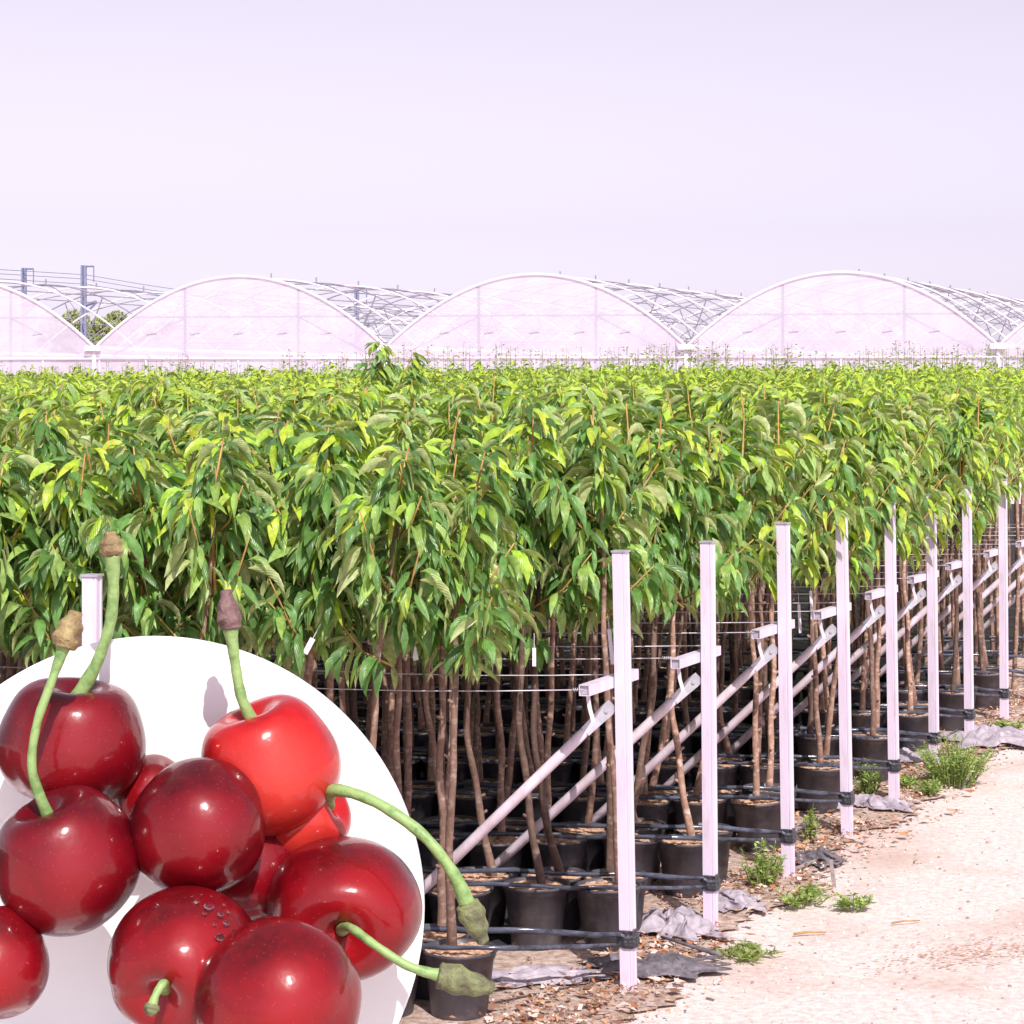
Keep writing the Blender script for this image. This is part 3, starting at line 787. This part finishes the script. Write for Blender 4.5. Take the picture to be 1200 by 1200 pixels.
def weed(px,py,w,h,n,seed,label,cols=((.20,.30,.07),(.42,.52,.16))):
    Y=HC*F/(py-HZ); X=(px-600)*Y/F
    rnd=random.Random(seed); root=empty('weed',(X,Y,.012))
    V=[];Q=[];C=[];U=[];off=0; st=MB()
    for i in range(n):
        a=rnd.uniform(0,6.28); r=w/2*math.sqrt(rnd.random()); hh=h*rnd.uniform(.45,1)*(1-.35*(r/(w/2))**2)
        b=Vector((math.cos(a)*r*.45,math.sin(a)*r*.45,0)); e=Vector((math.cos(a)*r,math.sin(a)*r,hh)); m=b.lerp(e,.5)+Vector((0,0,hh*.12))
        st.tube([b,m,e],[.003,.0022,.0012],4,False)
        for k in range(13):
            t=.15+.85*rnd.random(); p=(b.lerp(m,t*2) if t<.5 else m.lerp(e,t*2-1))
            la=rnd.uniform(0,6.28); L=rnd.uniform(.022,.05)*(1.2-.4*t)
            c0,c1=cols; q=rnd.random(); c=tuple(c0[z]*(1-q)+c1[z]*q for z in range(3))
            v,u,cc=leaf_arrays(3,L,L*rnd.uniform(.14,.24),p,la,rnd.uniform(-.1,1.0),rnd.uniform(-.6,.5),rnd.gauss(0,.4),.2,(*c,1))
            V.append(v);Q+=leaf_quads(3,off);C+=cc;U+=u;off+=len(v)
    st.build('stem',M['stem_weed'],root,True)
    big('leaves',np.concatenate(V),np.array(Q),M['weedleaf'],C,root,uvs=U)
    tag(root,label,'weed','green weeds growing along the path edge')
weed(1118,922,.50,.32,110,1,'largest bright green weed bush beside the sixth white post')
weed(1086,935,.16,.12,18,2,'small weed tuft at the left foot of the largest weed bush')
weed(893,1042,.24,.24,30,3,'upright green weed in front of the pots left of the third post')
weed(945,1062,.34,.08,24,4,'low spreading weed on the litter right of the third post')
weed(1000,1068,.18,.07,17,5,'small wispy weed on the pale gravel edge right of the low spreading weed')
weed(948,990,.10,.22,10,6,'slender weed sprout rising between the third and fourth posts')
weed(1018,935,.20,.22,26,7,'green weed standing between the fourth and fifth posts in front of pots')
weed(872,1122,.30,.015,26,8,'flat patch of short grass on gravel right of the grey fabric',((.20,.26,.08),(.34,.38,.14)))
weed(1060,925,.16,.08,14,9,'tiny weed between the fifth post and the weed bush')
weed(650,985,.22,.07,20,10,'little fern like weed growing among the shaded pots behind the first post')
weed(800,985,.22,.06,20,11,'small weed growing in the pots left of the second post')
weed(1185,858,.3,.08,22,12,'low weeds near the eighth post at the right edge')

# ------------------------------------------------------------------ greenhouses
GY=72.0; SPAN=9.75; GSL=-.13                # the gable line comes a little nearer to the right
AX=Vector((.47,1,0)).normalized(); LEN=38
fd=Vector((1,GSL,0)).normalized()
x0=(452-600)*GY/F
def gpt(s,z,along=0.): # s metres along the gable line from the valley near the middle
    p=Vector((x0,GY,0))+fd*s+AX*along; p.z=z; return p
ZG=3.72; ZR=6.05
arch=lambda u:ZG+(ZR-ZG)*(1-u*u)
GNAMES=['cut off by the left edge of the photo','second from the left, just right of the masts','in the middle behind the tallest tree','large, at the right','cut off by the right edge of the photo']
for b in range(-2,3):
    root=empty('greenhouse_tunnel',gpt(b*SPAN+SPAN/2,0))
    o0=Vector(root.location)
    def L_(s,z,al=0.): return gpt(b*SPAN+s,z,al)-o0
    NS=40
    # gable film with thickness
    v=[];f=[]
    for side in (0,.03):
        for i in range(NS+1):
            u=-1+2*i/NS; s=(u+1)/2*SPAN
            v+=[L_(s,0,side),L_(s,arch(u)-.02,side)]
    k=2*(NS+1)
    for i in range(NS):
        f+=[(2*i,2*i+2,2*i+3,2*i+1)]
    v=v[:k]
    obj('gable_film',v,f,M['film'],root,False)
    arc=[L_((u+1)/2*SPAN,arch(u),-.02) for u in [-1+2*i/NS for i in range(NS+1)]]
    MB().tube(arc,.05,8).build('front_arch',M['film_edge'],root,True)
    # inner frame seen faintly through the film
    fr=MB()
    for s in (SPAN*.31,SPAN*.70): fr.tube([L_(s,0,.06),L_(s,arch(s/SPAN*2-1)-.05,.06)],.045,6)
    fr.tube([L_(.9,4.72,.06),L_(SPAN-.9,4.72,.06)],.03,6)
    for s,s2 in ((SPAN*.31,.6),(SPAN*.70,SPAN-.6)): fr.tube([L_(s,4.7,.08),L_(s2,3.5,.08)],.03,5)
    fr.build('gable_mullions',M['gh_dark'],root,True)
    bm_=MB().tube([L_(.0,3.36,-.05),L_(SPAN,3.36,-.05)],.045,4)
    for s in (.18,SPAN*.18,SPAN*.5,SPAN*.82): bm_.tube([L_(s,0,-.05),L_(s,3.3,-.05)],.03,4)
    bm_.build('gable_beam',M['film_edge'],root,True)
    # clips in a row on the film
    for q in range(5):
        s=SPAN*(.2+.15*q); p=L_(s,4.2,-.04); MB().box(p,(.32,.015,.022)).build('film_clip',M['galv'],root)
    # bare hoops behind
    hp=MB(); hd=MB(); nh=int(LEN/2.4)
    for h in range(1,nh+1):
        al=h*2.4
        pts=[L_((u+1)/2*SPAN,arch(u),al) for u in [-1+2*i/18 for i in range(19)]]
        (hp if h%2 else hd).tube(pts,.032 if h%2 else .024,5,False)
        # chord and struts under each hoop
        if h%2==0:
            for u in (-.45,.45):
                hd.tube([L_((u+1)/2*SPAN,arch(u),al),L_((u*.72+1)/2*SPAN,ZG+.25,al)],.022,4,False)
            hd.tube([L_(.2,ZG+.25,al),L_(SPAN-.2,ZG+.25,al)],.022,4,False)
    hp.build('white_hoops',M['gh_white'],root,True)
    for u in (-.8,-.4,0,.4,.8):
        hd.tube([L_((u+1)/2*SPAN,arch(u)-.03,0),L_((u+1)/2*SPAN,arch(u)-.03,LEN)],.018,5,False)
    # diagonal members from bay to bay
    for h in range(0,nh-1,2):
        for s0 in (-1,1):
            pts=[]
            for i in range(13):
                t=i/12; u=s0*(1-t); pts.append(L_((u+1)/2*SPAN,arch(u)-.05,h*2.4+t*4.8))
            hd.tube(pts,.017,4,False)
    hd.build('grey_hoops',M['gh_dark'],root,True)
    # vent clips along the ridge
    for q in range(7):
        p=L_(SPAN/2,ZR+.1,2+q*3); MB().box(p,(.05,.05,.2)).build('ridge_bracket',M['gh_dark'],root)
    gut=MB()
    gut.box(L_(0,ZG-.02,-.12),(.5,.25,.16)); gut.tube([L_(0,ZG-.06,0),L_(0,ZG-.06,LEN)],.13,6)
    gut.build('gutter',M['gh_white'],root)
    MB().tube([L_(0,0,-.06),L_(0,ZG-.1,-.06)],.07,6).build('downpipe',M['gh_white'],root,True)
    i=b+2
    tag(root,'white film greenhouse, '+GNAMES[i],'greenhouse','greenhouse tunnels behind the field')

# ------------------------------------------------------------------ masts, wires, far trees
def mast(px,ytop,Y,wd,label):
    base=P(px,HZ,Y); top=HC-(ytop-HZ)*Y/F
    root=empty('catenary_mast',(base.x,Y,0))
    mb=MB(); w_=wd
    for sx in (-w_,w_):
        for sy in (-w_,w_): mb.box((sx,sy,top/2),(.09,.09,top))
    nn=int(top/.9)
    for i in range(nn):
        z=i*.9; sg=1 if i%2 else -1
        mb.tube([(-w_*sg,-w_,z),(w_*sg,-w_,z+.9)],.05,4,False)
        mb.tube([(-w_*sg,w_,z),(w_*sg,w_,z+.9)],.05,4,False)
    mb.build('lattice_column',M['mast'],root)
    ar=MB().tube([(0,0,top-3.4),(0,0,top)],.08,4).tube([(0,0,top-.05),(wd+.45,0,top-.05)],.05,4).tube([(wd+.45,0,top-.05),(wd+.45,0,top-.9)],.03,4)
    ar.tube([(0,0,top-2.2),(wd+.6,0,top-1.95)],.09,4).tube([(0,0,top-2.7),(wd+.6,0,top-2.0)],.06,4)
    ar.build('bracket_arm',M['mast'],root)
    tag(root,label,'pylon')
mast(28,314,125,.09,'blue grey lattice railway mast at far left, smaller of the two left of the valley')
mast(98,311,120,.10,'blue grey lattice railway mast, taller one above the valley between the left tunnels')
mast(418,337,118,.08,'lattice mast seen through the bare hoops left of the middle tunnel')
for k,(y1,y2) in enumerate(((322,340),(327,346),(333,350))):
    a=P(-30,y1-8,128);m_=P(100,y1,121);e=P(700,y2+10,110)
    pts=[a]
    for i in range(1,9): t=i/8; p=m_.lerp(e,t); p.z-=1.0*math.sin(math.pi*t); pts.append(p)
    pts.insert(1,m_)
    o=MB().tube(pts,.018,4).build('overhead_line',M['mast'],None,True)
    tag(o,'%s overhead line strung from the railway masts'%('topmost','middle','lowest')[k],'overhead line','overhead railway lines')

def far_tree(px,ytop,Y,w,seed,label):
    rnd=random.Random(seed); top=HC-(ytop-HZ)*Y/F; X=(px-600)*Y/F
    root=empty('broadleaf_tree',(X,Y,0))
    t=MB().tube([(0,0,0),(.1,0,top*.35),(0,.1,top*.6)],[.28,.22,.1],8)
    for i in range(7):
        a=rnd.uniform(0,6.28); t.tube([(0,0,top*.3+i*.25),(math.cos(a)*w*.35,math.sin(a)*w*.35,top*.65)],[.1,.04],5)
    t.build('trunk',M['bark'],root,True)
    V=[];Q=[];C=[];off=0
    cl=[(rnd.gauss(0,w*.24),rnd.gauss(0,w*.22),top*rnd.uniform(.42,.84),rnd.uniform(.13,.24)*w) for _ in range(16)]
    for i in range(12000):
        cx,cy,cz,cr_=rnd.choice(cl); dv=Vector((rnd.gauss(0,1),rnd.gauss(0,1),rnd.gauss(0,1))).normalized()*cr_*rnd.random()**.4
        p=np.array((cx+dv.x,cy+dv.y,min(top,cz+dv.z*.8)))
        a=Vector((rnd.gauss(0,1),rnd.gauss(0,1),rnd.gauss(0,1))).normalized(); b=a.orthogonal().normalized(); s=rnd.uniform(.07,.15)
        a=np.array(a)*s; b=np.array(b)*s*.6
        V.append(np.array([p-a,p-b,p+a,p+b]));Q.append((off,off+1,off+2,off+3));off+=4
        q=rnd.random(); C+=[(.12+.08*q,.14+.07*q,.07+.04*q,1)]*4
    big('crown',np.concatenate(V),np.array(Q),M['weedleaf'],C,root,smooth=False,uvs=[(0,0)]*off)
    tag(root,label,'tree','trees beyond the greenhouses')
far_tree(93,348,150,4.2,1,'rounded olive green tree behind the valley, left of the lattice mast')
far_tree(122,351,156,4.0,2,'yellowish green tree right of the taller lattice mast')
far_tree(146,357,150,2.2,3,'small brownish tree right of the yellowish one in the valley')
far_tree(175,350,150,2.4,4,'dark little tree at the right end of the valley gap')
far_tree(68,358,150,2.0,5,'small bush like tree at the left end of the valley gap')
far_tree(108,362,170,3.5,6,'low tree behind the masts in the middle of the gap')

# ------------------------------------------------------------------ round board with the cherries
DY=4.0; S_=DY/F
dc=P(179,1065,DY); DR=318*S_
root=empty('round_display_board',(dc.x,DY,0))
n=120; v=[];f=[]
prof=[(0,-.0),(DR-.004,0),(DR,.004),(DR,.026),(DR-.004,.03),(0,.03)]
mb=MB()
vv=[]
for r_,yy in prof:
    for k in range(n):
        a=2*math.pi*k/n; vv.append((r_*math.cos(a),yy,dc.z+r_*math.sin(a)))
ff=[]
for i in range(len(prof)-1):
    for k in range(n): ff.append((i*n+k,i*n+(k+1)%n,(i+1)*n+(k+1)%n,(i+1)*n+k))
obj('disc',vv,ff,M['stand_white'],root,False)
MB().box((0,.065,dc.z/2-.1),(.07,.07,dc.z-.2)).build('pole',M['paint'],root,False,.004)
MB().box((0,.03,.02),(.5,.42,.03)).build('base_plate',M['paint'],root,False,.006)
# ledge the lowest cherries rest on
lz=HC-(1283-HZ)*3.86/F
MB().box((.0,-.20,lz-.015),(.80,.40,.03)).build('ledge',M['stand_white'],root,False,.006)
tag(root,'round white disc standing upright behind the big cherries','disc')

def cherry(px,py,Y,rpx,axis,mat,label,squash=(1,1,.93),dimple=.30,groove=.045,stem=None,tip=None,tipmat='tip_brown',stem_r=.011,tip_r=.02,tiplen=.06,mid=None):
    """axis: direction of the stem pit; stem: list of (px,py,Y) the stem runs through"""
    c=P(px,py,Y); r=rpx*Y/F
    root=empty('cherry',c)
    nu,nv=64,44; v=[];f=[]
    rnd=random.Random(int(px+py)); p1,p2=rnd.uniform(0,6),rnd.uniform(0,6)
    for j in range(nv+1):
        th=math.pi*j/nv
        for i in range(nu):
            ph=2*math.pi*i/nu
            rr=1-dimple*math.exp(-(th/.30)**2)-.05*math.exp(-((math.pi-th)/.25)**2)
            rr+=.10*math.exp(-((th-.62)/.38)**2)                       # shoulders
            rr-=groove*math.exp(-(min(abs(ph-math.pi),9)/.22)**2)*math.sin(th)
            rr+=.026*math.sin(2*ph+p1)*math.sin(th)+.016*math.sin(3*th+p2)+.010*math.sin(5*ph+p2)*math.sin(2*th+p1)*math.sin(th)
            v.append(Vector((rr*math.sin(th)*math.cos(ph)*squash[0],rr*math.sin(th)*math.sin(ph)*squash[1],rr*math.cos(th)*squash[2]))*r*.965)
    for j in range(nv):
        for i in range(nu): f.append((j*nu+i,(j+1)*nu+i,(j+1)*nu+(i+1)%nu,j*nu+(i+1)%nu))
    q=Vector(axis).normalized().to_track_quat('Z','Y').to_matrix()
    v=[q@p for p in v]
    obj('fruit',v,f,mat,root,True)
    if stem:
        pit=q@Vector((0,0,r*(1.0-dimple+.02)*squash[2]*.93))
        pts=[pit]+[P(*s_)-c for s_ in stem]
        # smooth the polyline (Catmull-Rom)
        pp_=[pts[0]]+pts+[pts[-1]]; sm=[]
        for k in range(1,len(pp_)-2):
            for t in [z/6 for z in range(6)]:
                a,b,c_,d_=pp_[k-1],pp_[k],pp_[k+1],pp_[k+2]
                sm.append(.5*((2*b)+(c_-a)*t+(2*a-5*b+4*c_-d_)*t*t+(3*b-a-3*c_+d_)*t**3))
        sm.append(pts[-1]); n=len(sm)
        rad=[stem_r*.88*(1+.05*math.sin(k*1.9)+.04*math.sin(k*.7+p1))*(1.35-.5*min(1,k/(n*.25)) + .65*max(0,(k/n-.72)/.28)**1.5) for k in range(n)]
        st=MB().tube(sm,rad,12).build('stem',M['stem_green'],root,True)
        # knobbly end
        dr=(sm[-1]-sm[-3]).normalized(); tp=[];tr_=[]
        for k in range(17):
            t=k/16; tp.append(sm[-1]+dr*(t*tiplen-.004)); tr_.append(max(.004,tip_r*(.80+.20*math.sin(t*math.pi*1.3+.4)+.07*math.sin(t*17+p1))*(1-.30*t**4)))
        mb=MB().tube(tp,tr_,20)
        rn=random.Random(int(px))
        mb.v=[w_+Vector((rn.uniform(-1,1),rn.uniform(-1,1),rn.uniform(-1,1)))*tip_r*.06 for w_ in mb.v]
        t_=mb.build('stem_tip',M[tipmat],st,True); m_=t_.modifiers.new('sub','SUBSURF'); m_.levels=1; m_.render_levels=1
    tag(root,label,'cherry','large cherries heaped in front of the white disc')
    return root,c,r
cd,cm,cr_=M['cherry_dark'],M['cherry_mid'],M['cherry_red']
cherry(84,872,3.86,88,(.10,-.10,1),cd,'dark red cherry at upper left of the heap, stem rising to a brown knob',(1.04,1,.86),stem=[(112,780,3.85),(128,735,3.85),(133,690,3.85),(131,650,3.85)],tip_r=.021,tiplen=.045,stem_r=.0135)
cherry(318,900,3.86,86,(-.35,-.15,1),cr_,'brightest red cherry at top right, upright stem with dark knob',(1.0,1,.92),stem=[(284,820,3.84),(276,780,3.84),(270,735,3.84)],tipmat='tip_dark',tip_r=.021,tiplen=.07,stem_r=.0125)
cherry(350,958,3.89,60,(1,-.35,.45),cr_,'red cherry under the brightest one, long stem arching right past the disc',(.95,1,.95),stem=[(392,926,3.80),(440,940,3.76),(495,978,3.73),(530,1022,3.72),(548,1060,3.72)],tipmat='tip_green',tip_r=.023,tiplen=.075,stem_r=.013)
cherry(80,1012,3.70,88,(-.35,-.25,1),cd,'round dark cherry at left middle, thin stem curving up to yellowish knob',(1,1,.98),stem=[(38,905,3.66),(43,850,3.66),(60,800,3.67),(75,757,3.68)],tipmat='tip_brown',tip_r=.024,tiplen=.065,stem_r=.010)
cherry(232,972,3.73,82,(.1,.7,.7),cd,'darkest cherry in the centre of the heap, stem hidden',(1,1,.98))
cherry(402,1062,3.80,90,(.05,-1,-.22),cm,'rightmost deep red cherry, stem pit facing out, stem pointing lower right',(1.06,.95,1),stem=[(412,1088,3.60),(440,1108,3.56),(478,1132,3.55),(515,1143,3.55)],tipmat='tip_green',tip_r=.024,tiplen=.095,stem_r=.0095)
fr,fc,frr=cherry(218,1122,3.62,90,(-.30,-1,-.42),cm,'wet cherry at the bottom centre with water drops and a short bent stem',(1,.97,1),stem=[(192,1152,3.46),(183,1165,3.44),(178,1180,3.43)],tipmat='tip_green',tip_r=.013,tiplen=.018,stem_r=.009)
cherry(322,1178,3.50,101,(.4,.6,.6),cm,'large red cherry cut off by the bottom edge in front of the wet cherry',(1,1,.93))
cherry(-2,1130,3.62,62,(-.3,.4,.8),cm,'cherry cut off at the lower left corner of the photo',(1,1,1.06))
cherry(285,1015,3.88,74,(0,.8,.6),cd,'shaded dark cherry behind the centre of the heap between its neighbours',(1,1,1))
cherry(176,930,3.90,44,(0,.8,.6),cm,'cherry of which a sliver shows between the upper left and darkest cherries',(1,1,1))
# water drops on the wet cherry
rnd=random.Random(9)
for (px,py,s) in ((245,1062,.012),(259,1071,.008),(266,1081,.009),(252,1083,.005),(240,1070,.005),(232,1056,.004),(268,1068,.005),(275,1092,.007),(258,1098,.011),(225,1050,.003),(263,1060,.004),(248,1050,.003),(236,1048,.003)):
    # where the sight line meets the fruit
    o_=Vector((0,0,HC)); dd=(P(px,py,3.5)-o_).normalized(); oc=o_-fc; rr=frr*1.0
    b_=oc.dot(dd); disc=b_*b_-(oc.dot(oc)-rr*rr)
    if disc<0: continue
    hit=o_+dd*(-b_-math.sqrt(disc)); nrm=(hit-fc).normalized()
    bm=bmesh.new(); bmesh.ops.create_uvsphere(bm,u_segments=16,v_segments=10,radius=1)
    q=nrm.to_track_quat('Z','Y').to_matrix()
    for v_ in bm.verts: v_.co=q@Vector((v_.co.x*s*.75,v_.co.y*s*.5,v_.co.z*s*.28))
    me=bpy.data.meshes.new('water_drop'); bm.to_mesh(me); bm.free(); me.materials.append(M['drop'])
    for p_ in me.polygons: p_.use_smooth=True
    o=bpy.data.objects.new('water_drop',me); COL.objects.link(o); o.parent=fr; o.location=hit-fc-nrm*s*.02
